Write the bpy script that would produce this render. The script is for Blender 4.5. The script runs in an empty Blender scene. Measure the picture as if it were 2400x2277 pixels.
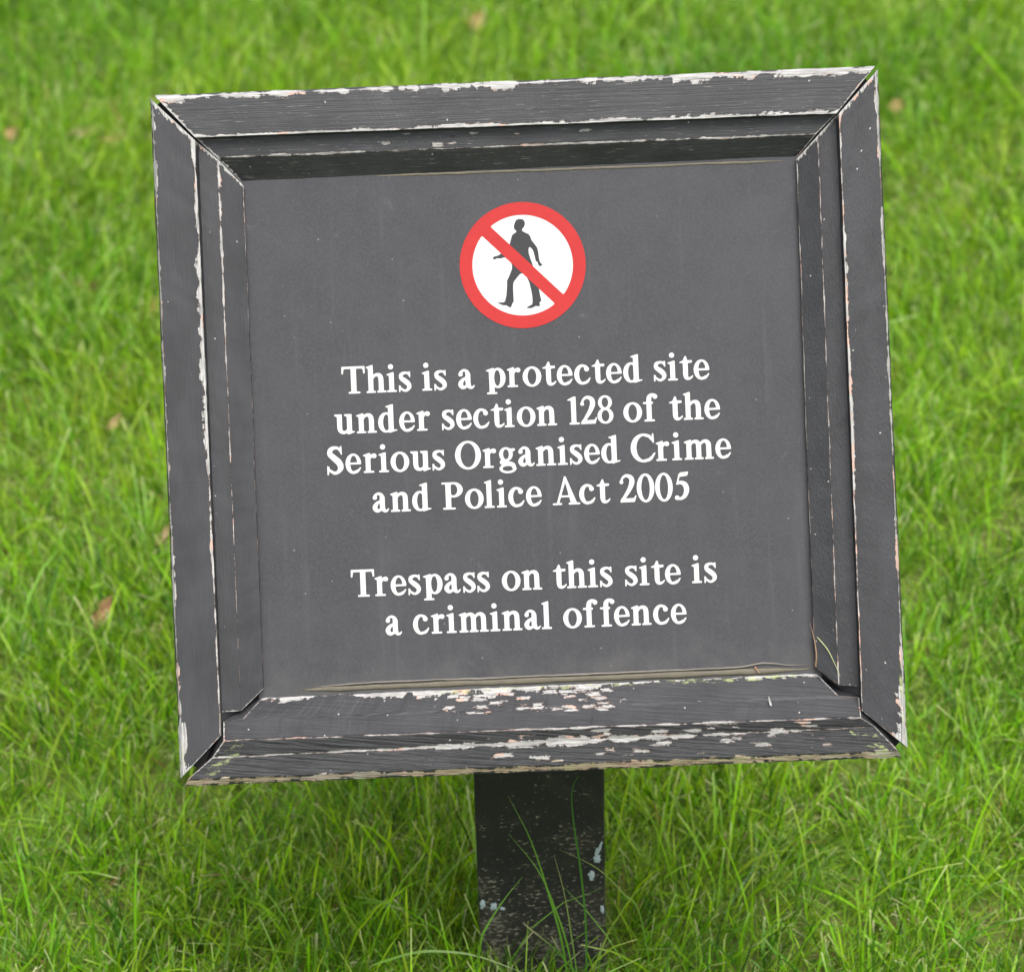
import bpy, bmesh, math, random
import numpy as np
from mathutils import Vector, Matrix, noise as mnoise

scene = bpy.context.scene
COL = scene.collection
R = math.radians

# ------------------------------------------------------------------ camera
PITCH = 33.0
ROLL = -1.6
CAM_H = 1.74
cam = bpy.data.cameras.new('camera')
cam_o = bpy.data.objects.new('camera', cam)
COL.objects.link(cam_o)
CAM_M = Matrix.Translation((0, 0, CAM_H)) @ Matrix.Rotation(R(90 - PITCH), 4, 'X') @ Matrix.Rotation(R(ROLL), 4, 'Z')
cam_o.matrix_world = CAM_M
cam.sensor_fit = 'HORIZONTAL'
cam.sensor_width = 36.0
cam.lens = 132.7
cam.clip_start = 0.05
cam.clip_end = 2000
cam.dof.use_dof = True
cam.dof.focus_distance = 2.43
cam.dof.aperture_fstop = 9.0
scene.camera = cam_o

# ------------------------------------------------------------------ world: bright overcast sky
world = bpy.data.worlds.new('World')
scene.world = world
world.use_nodes = True
wn = world.node_tree
wn.nodes.clear()
sky = wn.nodes.new('ShaderNodeTexSky')
sky.sky_type = 'NISHITA'
sky.sun_disc = False
SUN_EL, SUN_AZ = R(70), R(150)            # azimuth clockwise from the direction the camera looks
sky.sun_elevation = SUN_EL
sky.sun_rotation = SUN_AZ
sky.altitude = 50
sky.air_density = 1.0
sky.dust_density = 4.0
sky.ozone_density = 1.0
hs = wn.nodes.new('ShaderNodeHueSaturation')
hs.inputs['Saturation'].default_value = 0.22
bg = wn.nodes.new('ShaderNodeBackground')
bg.inputs['Strength'].default_value = 0.13
wo = wn.nodes.new('ShaderNodeOutputWorld')
wn.links.new(sky.outputs['Color'], hs.inputs['Color'])
wn.links.new(hs.outputs['Color'], bg.inputs['Color'])
wn.links.new(bg.outputs['Background'], wo.inputs['Surface'])

sun = bpy.data.lights.new('sun', 'SUN')
sun.energy = 1.4
sun.angle = R(42)
sun.color = (1.0, 0.97, 0.92)
sun_o = bpy.data.objects.new('sun', sun)
COL.objects.link(sun_o)
# light comes from high up, from behind the camera and a little to its right
sd = Vector((math.sin(SUN_AZ) * math.cos(SUN_EL), math.cos(SUN_AZ) * math.cos(SUN_EL), math.sin(SUN_EL)))
sun_o.rotation_euler = sd.to_track_quat('Z', 'Y').to_euler()
sun_o.location = sd * 10

scene.view_settings.view_transform = 'Standard'
scene.view_settings.look = 'None'
scene.view_settings.exposure = 1.42
scene.view_settings.gamma = 1.0
scene.view_settings.use_curve_mapping = False
scene.render.engine = 'CYCLES'
scene.cycles.use_denoising = True
scene.cycles.max_bounces = 6
scene.cycles.diffuse_bounces = 3
scene.cycles.glossy_bounces = 2
scene.cycles.transmission_bounces = 4
scene.cycles.adaptive_threshold = 0.025
scene.cycles.caustics_reflective = False
scene.cycles.caustics_refractive = False
scene.cycles.transparent_max_bounces = 6

rng = np.random.default_rng(11)
random.seed(5)

# ------------------------------------------------------------------ helpers
def tag(o, label=None, cat=None, group=None, kind=None):
    if label: o['label'] = label
    if cat: o['category'] = cat
    if group: o['group'] = group
    if kind: o['kind'] = kind
    return o

def link(name, mesh, mat=None, parent=None, matrix=None):
    o = bpy.data.objects.new(name, mesh)
    COL.objects.link(o)
    if mat is not None:
        mesh.materials.append(mat)
    if parent is not None:
        o.parent = parent
    if matrix is not None:
        o.matrix_local = matrix
    return o

def mesh_from(name, verts, faces, smooth=False):
    me = bpy.data.meshes.new(name)
    me.from_pydata([tuple(v) for v in verts], [], faces)
    me.validate()
    bm = bmesh.new(); bm.from_mesh(me)
    bmesh.ops.recalc_face_normals(bm, faces=bm.faces)
    bm.to_mesh(me); bm.free()
    if smooth:
        me.polygons.foreach_set('use_smooth', [True] * len(me.polygons))
    return me

class NT:
    """small wrapper for writing node graphs as expressions"""
    def __init__(self, name):
        self.mat = bpy.data.materials.new(name)
        self.mat.use_nodes = True
        self.t = self.mat.node_tree
        self.t.nodes.clear()
        self.out = self.t.nodes.new('ShaderNodeOutputMaterial')
    def node(self, kind, **kw):
        n = self.t.nodes.new(kind)
        for k, v in kw.items():
            setattr(n, k, v)
        return n
    def put(self, sock, v):
        if v is None:
            return
        if isinstance(v, bpy.types.NodeSocket):
            self.t.links.new(v, sock)
        elif isinstance(v, (tuple, list)):
            if len(v) == 3 and sock.type == 'RGBA':
                v = (*v, 1)
            sock.default_value = v
        else:
            sock.default_value = v
    def m(self, op, a, b=None, c=None, clamp=False):
        n = self.node('ShaderNodeMath', operation=op, use_clamp=clamp)
        self.put(n.inputs[0], a); self.put(n.inputs[1], b); self.put(n.inputs[2], c)
        return n.outputs[0]
    def add(self, a, b): return self.m('ADD', a, b)
    def sub(self, a, b): return self.m('SUBTRACT', a, b)
    def mul(self, a, b): return self.m('MULTIPLY', a, b)
    def mx(self, a, b): return self.m('MAXIMUM', a, b)
    def mn(self, a, b): return self.m('MINIMUM', a, b)
    def step(self, v, a, b, lo=0.0, hi=1.0, smooth=True):
        n = self.node('ShaderNodeMapRange', interpolation_type='SMOOTHSTEP' if smooth else 'LINEAR')
        self.put(n.inputs[0], v); self.put(n.inputs[1], a); self.put(n.inputs[2], b)
        self.put(n.inputs[3], lo); self.put(n.inputs[4], hi)
        return n.outputs[0]
    def vec(self, x, y, z=0.0):
        n = self.node('ShaderNodeCombineXYZ')
        self.put(n.inputs[0], x); self.put(n.inputs[1], y); self.put(n.inputs[2], z)
        return n.outputs[0]
    def noise(self, vec, scale=1.0, detail=3.0, rough=0.55):
        n = self.node('ShaderNodeTexNoise')
        self.put(n.inputs['Vector'], vec)
        n.inputs['Scale'].default_value = scale
        n.inputs['Detail'].default_value = detail
        n.inputs['Roughness'].default_value = rough
        return n.outputs[0]
    def voro(self, vec, scale=1.0, rand=1.0, metric='EUCLIDEAN'):
        n = self.node('ShaderNodeTexVoronoi', distance=metric)
        self.put(n.inputs['Vector'], vec)
        n.inputs['Scale'].default_value = scale
        n.inputs['Randomness'].default_value = rand
        return n.outputs['Distance'], n.outputs['Color']
    def ramp(self, fac, stops, interp='LINEAR'):
        n = self.node('ShaderNodeValToRGB')
        self.put(n.inputs[0], fac)
        cr = n.color_ramp
        cr.interpolation = interp
        while len(cr.elements) < len(stops):
            cr.elements.new(0.5)
        for e, (p, c) in zip(cr.elements, stops):
            e.position = p
            e.color = (c, c, c, 1) if not isinstance(c, (tuple, list)) else (*c[:3], 1)
        return n.outputs[0]
    def mix(self, f, a, b):
        n = self.node('ShaderNodeMix', data_type='RGBA')
        self.put(n.inputs[0], f); self.put(n.inputs[6], a); self.put(n.inputs[7], b)
        return n.outputs[2]
    def sep(self, v):
        n = self.node('ShaderNodeSeparateXYZ')
        self.put(n.inputs[0], v)
        return n.outputs
    def sepc(self, v):
        n = self.node('ShaderNodeSeparateColor')
        self.put(n.inputs[0], v)
        return n.outputs
    def bump(self, h, dist, strength=1.0, normal=None):
        n = self.node('ShaderNodeBump')
        self.put(n.inputs['Height'], h)
        n.inputs['Distance'].default_value = dist
        n.inputs['Strength'].default_value = strength
        if normal is not None:
            self.put(n.inputs['Normal'], normal)
        return n.outputs[0]
    def principled(self, color, rough=0.5, spec=0.5, normal=None):
        n = self.node('ShaderNodeBsdfPrincipled')
        self.put(n.inputs['Base Color'], color)
        self.put(n.inputs['Roughness'], rough)
        self.put(n.inputs['Specular IOR Level'], spec)
        if normal is not None:
            self.put(n.inputs['Normal'], normal)
        return n.outputs[0]
    def done(self, shader):
        self.t.links.new(shader, self.out.inputs['Surface'])
        return self.mat

# ------------------------------------------------------------------ ground
def ground_material():
    n = NT('lawn_soil')
    co = n.node('ShaderNodeTexCoord').outputs['Object']
    x, y, z = n.sep(co)
    a = n.noise(co, 60, 5, .65)
    b = n.noise(co, 9, 3, .5)
    soil = n.mix(a, (.06, .075, .018), (.13, .15, .04))
    soil = n.mix(n.step(b, .45, .65), soil, (.09, .15, .022))
    far = n.mix(n.noise(co, 25, 5, .7), (.035, .085, .012), (.10, .19, .03))
    d = n.mx(n.m('ABSOLUTE', x), n.m('ABSOLUTE', n.sub(y, 3.0)))
    c = n.mix(n.step(d, 2.0, 2.6), soil, far)
    return n.done(n.principled(c, .95, .1, n.bump(a, .01, .6)))

S = 600.0
g = mesh_from('ground', [(-S, -S, 0), (S, -S, 0), (S, S, 0), (-S, S, 0)], [(0, 1, 2, 3)])
tag(link('ground', g, ground_material()), kind='structure')

# ------------------------------------------------------------------ notice sign
SIGN_C = CAM_M @ Vector((0.01031, 0.03784, -2.4))
SIGN_ROT = Matrix.Rotation(R(90 - PITCH), 4, 'X') @ Matrix.Rotation(R(ROLL + 2.35), 4, 'Z')
SIGN_M = Matrix.Translation(SIGN_C) @ SIGN_ROT
POST_X, POST_Y0, POST_W, POST_D = 0.0125, 2.030, 0.0880, 0.086

root = bpy.data.objects.new('notice_sign', None)
COL.objects.link(root)
root.location = (POST_X, POST_Y0 + POST_D / 2, 0)
tag(root, 'weathered black wooden notice board with peeling frame on a short black post', 'sign')
TO_ROOT = Matrix.Translation(root.location).inverted() @ SIGN_M      # sign face frame, metres
MM = 0.001

# profile lines of the four frame members, millimetres on the face of the sign:
# start x, start y, end x, end y, depth below the face
MEMBERS = {
"top":[[-228.91,220.23,230.21,220.17,4.0],[-227.32,217.9,228.26,217.97,0.5],[-204.16,192.19,203.94,190.82,0.0],[-203.58,191.63,203.51000000000002,190.49,9.0],[-191.33,179.77,191.41000000000003,179.09,10.0],[-175.98,162.97,178.42000000000002,164.63,22.5]],
"left":[[-232.03,218.69,-230.44,-214.57,4.0],[-230.16,216.35999999999999,-228.42,-212.76,0.5],[-204.29,190.54,-202.93,-187.97,0.0],[-202.91,189.26,-202.55,-173.73,9.0],[-190.89,178.5,-190.63,-173.73,10.0],[-175.8,161.77,-176.14,-160.47,16.0],[-175.8,161.77,-176.14,-160.47,22.5]],
"right":[[231.66,218.1,233.0,-214.28,4.0],[229.58,215.54999999999998,231.08,-212.33,0.5],[205.46,190.54,204.56,-188.95,0.0],[204.31,190.21,204.04,-174.06,9.0],[192.45,178.05,191.37,-172.78,10.0],[178.64,163.98999999999998,177.05,-160.97,16.0],[178.64,163.98999999999998,177.05,-160.97,22.5]],
"bottom":[[-228.1,-219.7,229.2,-220.0,6.0],[-225.7,-215.4,226.5,-215.2,2.0],[-209.64,-202.23,212.46,-199.72,2.0],[-201.64,-191.49,203.75,-193.2,-1.0],[-202.11,-179.54,203.99,-181.23,9.1],[-189.62,-178.76,190.8,-179.38,10.0],[-176.27,-164.98,176.99,-163.84,22.5]]}
BACK = 38.0

def member_mesh(name, lines, seg=150, wob=0.25, seed=0):
    """sweeps the moulding profile; each profile line has its own mitred ends"""
    def P(l, u):
        return Vector((l[0] + (l[2] - l[0]) * u, l[1] + (l[3] - l[1]) * u, -l[4]))
    n = len(lines)
    rows = list(lines)
    inner, outer = lines[-1], lines[0]
    rows = rows + [[*inner[:4], BACK], [*outer[:4], BACK]]
    k = len(rows)
    ts = [0.0]
    for i in range(1, k):
        ts.append(ts[-1] + (P(rows[i], .5) - P(rows[i - 1], .5)).length)
    L = (P(lines[0], 1) - P(lines[0], 0)).length
    verts, uvs = [], []
    across = (P(lines[-1], .5) - P(lines[0], .5)); across.z = 0; across.normalize()
    for j in range(seg + 1):
        u = j / seg
        for i, l in enumerate(rows):
            p = P(l, u)
            s = u * L
            if i < n:
                w = wob * (1.6 if i == 0 else 1.0)
                d = mnoise.noise((s * .035, i * 7.3, seed)) * 1.0 + mnoise.noise((s * .16, i * 3.1, seed + 9)) * .6 + mnoise.noise((s * .5, i * 5.1, seed + 4)) * .35
                p = p + across * d * w
                p.z += mnoise.noise((s * .1, i * 2.7, seed + 20)) * w * .8
            verts.append(p * MM)
            uvs.append((s, ts[i]))
    faces, fuv = [], []
    for j in range(seg):
        for i in range(k):
            i2 = (i + 1) % k
            a, b, c, d = j * k + i, j * k + i2, (j + 1) * k + i2, (j + 1) * k + i
            faces.append((a, b, c, d))
            t2 = ts[i2] if i2 else ts[-1] + 30
            fuv.append([(uvs[a][0], ts[i]), (uvs[b][0], t2), (uvs[c][0], t2), (uvs[d][0], ts[i])])
    faces.append(tuple(range(k))); fuv.append([(L * .13, ts[0] + 12) for i in range(k)])
    faces.append(tuple(seg * k + i for i in reversed(range(k)))); fuv.append([(L * .13, ts[0] + 12) for i in reversed(range(k))])
    me = bpy.data.meshes.new(name)
    me.from_pydata(verts, [], faces)
    uvl = me.uv_layers.new(name='UVMap')
    flat = [c for f in fuv for uv in f for c in uv]
    uvl.data.foreach_set('uv', flat)
    bm = bmesh.new(); bm.from_mesh(me)
    bmesh.ops.recalc_face_normals(bm, faces=bm.faces)
    bm.to_mesh(me); bm.free()
    return me, ts, L

def wear_material(name, L, seed, bands, pink=.60, ends=(0, 0), chips=(), grain=(.02, .9, 0.0, .5), brown=0.0, moss=(), speck=.5,
                  streak=0.0, grain_t=None):
    """black paint over weathered timber; paint is gone along the edges (bands), mitres (ends) and in flakes (chips)"""
    n = NT(name)
    uv = n.node('ShaderNodeUVMap').outputs[0]
    s, t, _ = n.sep(uv)
    sf = n.m('DIVIDE', s, L)
    nA = n.noise(n.vec(n.mul(s, .03), seed, 0.0), 1, 3, .6)
    splint = n.noise(n.vec(n.mul(s, .11), n.mul(t, .55), seed + 3.0), 1, 4, .62)
    fine = n.noise(n.vec(n.mul(s, .5), n.mul(t, 1.3), seed + 5.0), 1, 2, .6)
    jag = n.add(n.mul(n.sub(splint, .5), 2.6), n.mul(n.sub(fine, .5), .8))
    d = None
    bi = 0
    for t0, stops in bands:
        w = n.mul(n.ramp(sf, [(p, v / 12.0) for p, v in stops]), 10.0)
        bi += 1
        dash = n.step(n.noise(n.vec(n.mul(s, .05), seed + 20.0 + bi, 2.0), 1, 5, .7), .38, .62)
        w2 = n.mul(w, n.add(n.mul(dash, .85), n.mul(nA, .55)))
        dd = n.sub(n.add(w2, n.mul(jag, n.add(n.mn(n.mul(w, .75), 3.0), .12))), n.add(n.m('ABSOLUTE', n.sub(t, t0)), .12))
        d = dd if d is None else n.mx(d, dd)
    for e, w in ((s, ends[0]), (n.sub(L, s), ends[1])):
        if w:
            dd = n.sub(n.add(w * .6, n.mul(jag, w * .9)), e)
            d = n.mx(d, dd)
    for (s0, s1, t0, t1, dens, sx, sy) in chips:
        jx = n.sub(splint, .5)
        vd, vc = n.voro(n.vec(n.add(n.mul(s, sx), n.mul(jx, 1.5)), n.add(n.mul(t, sy), n.mul(n.sub(fine, .5), .9)), seed + 1.7), 1, .9, 'CHEBYCHEV')
        r, g_, b_ = n.sepc(vc)[:3]
        win = n.mul(n.mul(n.step(s, s0 - 12, s0 + 12), n.step(s, s1 + 12, s1 - 12)),
                    n.mul(n.step(t, t0 - .5, t0 + 2.5), n.step(t, t1 + .5, t1 - 2.5)))
        on = n.step(n.sub(n.mul(win, dens), r), 0.0, .02)
        size = n.add(.22, n.mul(g_, .3))
        dd = n.sub(n.mul(n.sub(n.mul(on, n.add(size, .6)), n.add(vd, .6)), 3.0), n.mul(n.sub(splint, .5), -1.4))
        d = n.mx(d, dd)
    bare = n.step(d, -.05, .12)
    pn = n.noise(n.vec(n.mul(s, .045), n.mul(t, .15), seed + 8.0), 1, 2, .5)
    prim_w = n.mul(n.step(pn, pink, pink + .12), 2.2)
    wood_m = n.step(n.sub(d, prim_w), -.05, .25)
    gr = n.noise(n.vec(n.mul(s, .06), n.mul(t, 1.1), seed + 12.0), 1, 5, .72)
    gr2 = n.noise(n.vec(n.mul(s, .3), n.mul(t, 1.1), seed + 13.0), 1, 3, .6)
    wood = n.ramp(gr, [(.30, (.045, .043, .041)), (.42, (.20, .193, .186)), (.56, (.36, .35, .34)), (.8, (.46, .45, .44))])
    if brown:
        bro = n.ramp(gr, [(.3, (.06, .045, .03)), (.45, (.24, .18, .12)), (.6, (.42, .35, .26)), (.75, (.56, .50, .42))])
        wood = n.mix(n.mul(n.step(t, brown[0], brown[1]), n.step(n.noise(n.vec(n.mul(s, .012), seed, 4.0), 1, 3, .6), .25, .5)), wood, bro)
    primer = n.mix(gr2, (.36, .21, .165), (.44, .33, .28))
    under = n.mix(wood_m, primer, wood)
    # paint: black gloss gone dull, faint grain, chalky dust
    ga, gb, gs, gamp = grain
    pg = n.noise(n.vec(n.add(n.mul(s, ga), n.mul(t, gs)), n.add(n.mul(t, gb), n.mul(s, gs * .35)), seed + 15.0), 1, 4, .62)
    mott = n.noise(n.vec(n.mul(s, .02), n.mul(t, .05), seed + 17.0), 1, 4, .6)
    paint = n.mix(n.step(mott, .3, .7), (.0155, .0155, .0175), (.026, .026, .029))
    vd, vc = n.voro(n.vec(n.mul(s, .22), n.mul(t, .22), seed + 2.2), 1, 1)
    sr = n.sepc(vc)[0]
    sp = n.mul(n.step(vd, .15, .07), n.step(sr, 1 - .16 * speck, 1 - .13 * speck))
    paint = n.mix(sp, paint, (.40, .39, .37))
    if streak:
        st = n.noise(n.vec(n.mul(s, .07), n.mul(t, 1.6), seed + 31.0), 1, 4, .7)
        paint = n.mix(n.mul(n.step(st, .60, .74), streak), paint, (.33, .31, .29))
    col = n.mix(bare, paint, under)
    for (s0, s1, t0, t1, amt) in moss:
        win = n.mul(n.mul(n.step(s, s0 - 8, s0 + 8), n.step(s, s1 + 8, s1 - 8)),
                    n.mul(n.step(t, t0 - 2, t0 + 2), n.step(t, t1 + 2, t1 - 2)))
        mo = n.noise(n.vec(n.mul(s, .12), n.mul(t, .3), seed + 41.0), 1, 4, .7)
        mm = n.mul(n.step(n.add(mo, n.mul(n.sub(win, 1.0), .8)), .5, .62), amt)
        col = n.mix(mm, col, n.mix(gr2, (.10, .13, .03), (.50, .55, .24)))
    rough = n.step(bare, 0, 1, .52, .9, False)
    if grain_t:
        gamp = n.step(t, grain_t + 1.5, grain_t - 1.5, gamp * .22, gamp)
    h = n.add(n.mul(n.step(d, -.15, .2), -1.0), n.mul(pg, gamp))
    h = n.add(h, n.mul(n.mul(gr, bare), .7))
    nor = n.bump(h, .0008, 1.0)
    return n.done(n.principled(col, rough, .36, nor))

def flat(v): return [(0.0, v), (1.0, v)]

specs = {}
def make_member(key, name, label, seed, wob, mat_fn):
    me, ts, L = member_mesh(name, MEMBERS[key], wob=wob, seed=seed)
    o = link(name, me, mat_fn(ts, L), root, TO_ROOT)
    if label: o['label'] = label
    return o

def mat_top(ts, L):
    return wear_material('peeling_paint_top', L, 1.3, [
        (ts[1] - 1.2, [(0, 8), (.05, 6.5), (.10, 4.5), (.22, 3.2), (.35, 5.5), (.5, 6.5), (.62, 4.2), (.75, 5.8), (.9, 5.5), (1, 4.5)]),
        (ts[2] - .3, [(0, 2.6), (.06, 1.5), (.2, 1.6), (.3, 2.4), (.6, 2.2), (.72, 3.0), (.88, 3.6), (1, 3.0)]),
        (ts[4], [(0, .8), (.15, 1.2), (.4, .7), (.6, 1.0), (.8, 1.4), (1, 1.0)])],
        ends=(3.2, 1.4), chips=[(120, 300, ts[3], ts[4], .12, .10, .45)], grain=(.016, .95, 0, .45), speck=.25, streak=.6)

def mat_left(ts, L):
    return wear_material('peeling_paint_left', L, 4.1, [
        (ts[1] - 1.2, [(0, 3.8), (.08, 2.8), (.2, 1.9), (.5, 1.9), (.62, 2.4), (.7, 3.0), (.76, 2.4), (.9, 3.0), (.95, 5.5), (1, 7)]),
        (ts[2] - .6, [(0, 3.8), (.05, 1.0), (.12, 1.9), (.25, 3.4), (.4, 3.6), (.5, 3.2), (.56, 1.2), (.7, 1.3), (.85, .9), (1, .8)]),
        (ts[4], [(0, 1.8), (.1, 1.5), (.25, .9), (.5, .6), (.7, .6), (.85, .3), (1, .1)]),
        (ts[5], [(0, .8), (.2, .4), (1, .3)])],
        ends=(4.0, 1.0), grain=(.05, .9, 0, .3), speck=.35, moss=[(L - 26, L, ts[0], ts[1] + 3, .45), (L - 90, L, ts[2] - 2, ts[2] + 2, .5)])

def mat_right(ts, L):
    return wear_material('peeling_paint_right', L, 7.7, [
        (ts[1] - 1.2, [(0, 2.6), (.2, 1.9), (.4, 1.8), (.46, 2.8), (.52, 1.8), (.8, 2.0), (.9, 3.2), (.93, 6.5), (1, 9)]),
        (ts[2] - .4, [(0, 1.4), (.12, .7), (.2, 1.5), (.3, 2.2), (.38, 1.4), (.5, 2.2), (.6, 2.4), (.68, 1.2), (.8, .7), (1, .5)]),
        (ts[4], flat(.62)), (ts[5], [(0, 1.0), (.3, .6), (1, .4)])],
        ends=(4.0, .5), pink=.55, chips=[(150, 300, ts[1], ts[1] + 9, .10, .06, .4)], grain=(.35, .9, 0, .6), speck=.7,
        moss=[(L - 60, L, ts[0], ts[1] + 3, .6)])

def mat_bottom(ts, L):
    return wear_material('peeling_paint_bottom', L, 9.2, [
        ((ts[0] + ts[1]) / 2, flat((ts[1] - ts[0]) / 2 + .9)),
        (ts[2], [(0, .8), (.2, 1.0), (.3, 1.6), (.38, 3.0), (.5, 3.8), (.62, 3.2), (.7, 2.4), (.78, 1.4), (.9, .6), (1, .5)]),
        (ts[3], [(0, .4), (.15, .7), (.45, .9), (.55, 1.8), (.6, .8), (.72, 1.4), (.85, .9), (1, 1.2)]),
        (ts[-3] - 1.5, [(0, 5), (.06, 6), (.10, 2.0), (.15, 1.5), (.19, 7), (.3, 7.5), (.42, 8.5), (.5, 6), (.6, 7), (.68, 4), (.78, 3), (.9, 3.6), (1, 4)])],
        ends=(1.6, 1.2), pink=.58,
        chips=[(150, 290, ts[4] - 3, ts[-3], .72, .085, .34), (190, 430, ts[1] + 2, ts[3], .40, .075, .36)],
        grain=(.035, .6, .16, 2.2), grain_t=ts[3], speck=.4, brown=(ts[1] + 4, ts[1] + 2),
        moss=[(L * .3, L * .95, ts[-3] - 7, ts[-3] + 1, .55), (L - 26, L, 0, ts[2], .7), (L - 75, L, ts[-3] - 5, ts[-3] + 2, .8), (0, 22, ts[1], ts[3] + 2, .55), (L * .5, L * .95, ts[0], ts[1] + 1, .4)])

make_member('top', 'frame_rail', 'top rail with white wood bared along its upper edge', 2.0, .28, mat_top)
make_member('left', 'frame_stile', 'left stile with a long white strip of bare wood', 5.0, .25, mat_left)
make_member('right', 'frame_stile', 'right stile with pink primer showing at its inner edge', 8.0, .25, mat_right)
bottom_rail = make_member('bottom', 'frame_rail', 'bottom rail with flaking paint and open mitre joints', 12.0, .5, mat_bottom)

# dark blocks added inside the mitres so the open joints read as deep shade
n_ = NT('dark_board')
M_BOARD = n_.done(n_.principled((.02, .02, .02), .7, .3))
for (x0, y0, x1, y1) in ((-194, 181, -227.5, 216), (194, 181, 225.5, 212.5), (-194, -181, -221, -209), (196, -183, 226, -214)):
    a, b = Vector((x0, y0, 0)), Vector((x1, y1, 0))
    d = (b - a).normalized() * 1.0
    q = Vector((-d.y, d.x, 0)) * 7
    v = [Vector((p.x, p.y, z)) * MM for z in (-14, -35) for p in (a - q, b - q, b + q, a + q)]
    a2, b2 = Vector((a.x * .89, a.y * .885, 0)), Vector((a.x * 1.02, a.y * 1.02, 0))
    v2 = [Vector((p.x, p.y, z)) * MM for z in (-26.0, -35.5) for p in (a2 - q, b2 - q, b2 + q, a2 + q)]
    link('joint_shade_block', mesh_from('joint_shade_block', v2, [(0, 1, 2, 3), (7, 6, 5, 4), (0, 4, 5, 1), (1, 5, 6, 2), (2, 6, 7, 3), (3, 7, 4, 0)]), M_BOARD, root, TO_ROOT)
    link('joint_shade_block', mesh_from('joint_shade_block', v, [(0, 1, 2, 3), (7, 6, 5, 4), (0, 4, 5, 1), (1, 5, 6, 2), (2, 6, 7, 3), (3, 7, 4, 0)]), M_BOARD, root, TO_ROOT)

# panel ------------------------------------------------------------
def panel_material():
    n = NT('faded_black_panel')
    co = n.node('ShaderNodeTexCoord').outputs['Object']
    a = n.noise(co, 14, 4, .6)
    b = n.noise(co, 55, 4, .65)
    f = n.noise(co, 700, 3, .7)
    c = n.mix(n.step(n.add(n.mul(a, .7), n.mul(b, .3)), .35, .65), (.028, .0272, .0315), (.034, .033, .0375))
    c = n.mix(n.mul(n.step(f, .40, .70), .32), c, (.062, .062, .064))
    vd, vc = n.voro(co, 170, 1)
    sr = n.sepc(vc)[0]
    c = n.mix(n.mul(n.step(vd, .11, .04), n.step(sr, .93, .96)), c, (.16, .16, .16))
    sm = n.noise(co, 38, 5, .75)
    c = n.mix(n.mul(n.step(sm, .64, .8), .5), c, (.11, .11, .113))
    sm2 = n.noise(n.vec(*[n.add(v, 3.1) for v in n.sep(co)]), 30, 3, .6)
    c = n.mix(n.mul(n.step(sm2, .68, .78), .5), c, (.024, .024, .026))
    xx, yy, zz = n.sep(co)
    st = n.noise(n.vec(n.mul(xx, 120.0), n.mul(yy, 6.0), 0.0), 1, 4, .6)          # faint rain streaks
    c = n.mix(n.mul(n.step(st, .55, .75), .35), c, (.058, .057, .06))
    dust = n.mul(n.step(n.add(n.mul(yy, -6.0), n.mul(b, .5)), 1.08, 1.30), .5)    # dirt gathered along the lower edge
    c = n.mix(dust, c, (.062, .060, .056))
    return n.done(n.principled(c, .5, .25, n.bump(n.add(f, n.mul(b, .6)), .0002, .2)))

PANEL_D = 21.0
M_PANEL = panel_material()
pb = []
px = [(-179.0, 166.5), (182.8, 167.0), (181.6, -169.2), (-179.6, -169.4)]
for z in (-PANEL_D, -PANEL_D - 4.0):
    pb += [Vector((x, y, z)) * MM for x, y in px]
panel = link('panel', mesh_from('panel', pb, [(0, 1, 2, 3), (7, 6, 5, 4), (0, 4, 5, 1), (1, 5, 6, 2), (2, 6, 7, 3), (3, 7, 4, 0)]), M_PANEL, root, TO_ROOT)
panel['label'] = 'dark grey printed panel of the notice'

# backing board behind the panel, the post is fixed to it
bb = []
for z in (-PANEL_D - 4.2, -BACK - 0.5):
    bb += [Vector((x * .985, y * .985, z)) * MM for x, y in px]
link('back_board', mesh_from('back_board', bb, [(0, 1, 2, 3), (7, 6, 5, 4), (0, 4, 5, 1), (1, 5, 6, 2), (2, 6, 7, 3), (3, 7, 4, 0)]), M_BOARD, root, TO_ROOT)

# flat print -----------------------------------------------------------
def loops_mesh(name, loops, z0, thick):
    """fills closed outlines (holes by even-odd) as a thin raised sheet; loops in mm"""
    cu = bpy.data.curves.new(name, 'CURVE')
    cu.dimensions = '2D'
    cu.fill_mode = 'BOTH'
    cu.extrude = thick * MM / 2
    for lp in loops:
        sp = cu.splines.new('POLY')
        sp.points.add(len(lp) - 1)
        sp.use_cyclic_u = True
        for p, (x, y) in zip(sp.points, lp):
            p.co = (x * MM, y * MM, 0, 1)
    ob = bpy.data.objects.new(name, cu)
    COL.objects.link(ob)
    dg = bpy.context.evaluated_depsgraph_get()
    me = bpy.data.meshes.new_from_object(ob.evaluated_get(dg))
    me.transform(Matrix.Translation((0, 0, (z0 + thick / 2) * MM)))
    me.name = name
    me.materials.clear()
    bpy.data.objects.remove(ob)
    bpy.data.curves.remove(cu)
    return me

def print_material(name, c0, c1, rough=.45):
    n = NT(name)
    co = n.node('ShaderNodeTexCoord').outputs['Object']
    a = n.noise(co, 120, 4, .6)
    return n.done(n.principled(n.mix(a, c0, c1), rough, .22))

M_WHITE = print_material('white_print', (.38, .38, .375), (.45, .45, .445))
M_RED = print_material('faded_red_print', (.27, .010, .010), (.33, .017, .016))

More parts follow.
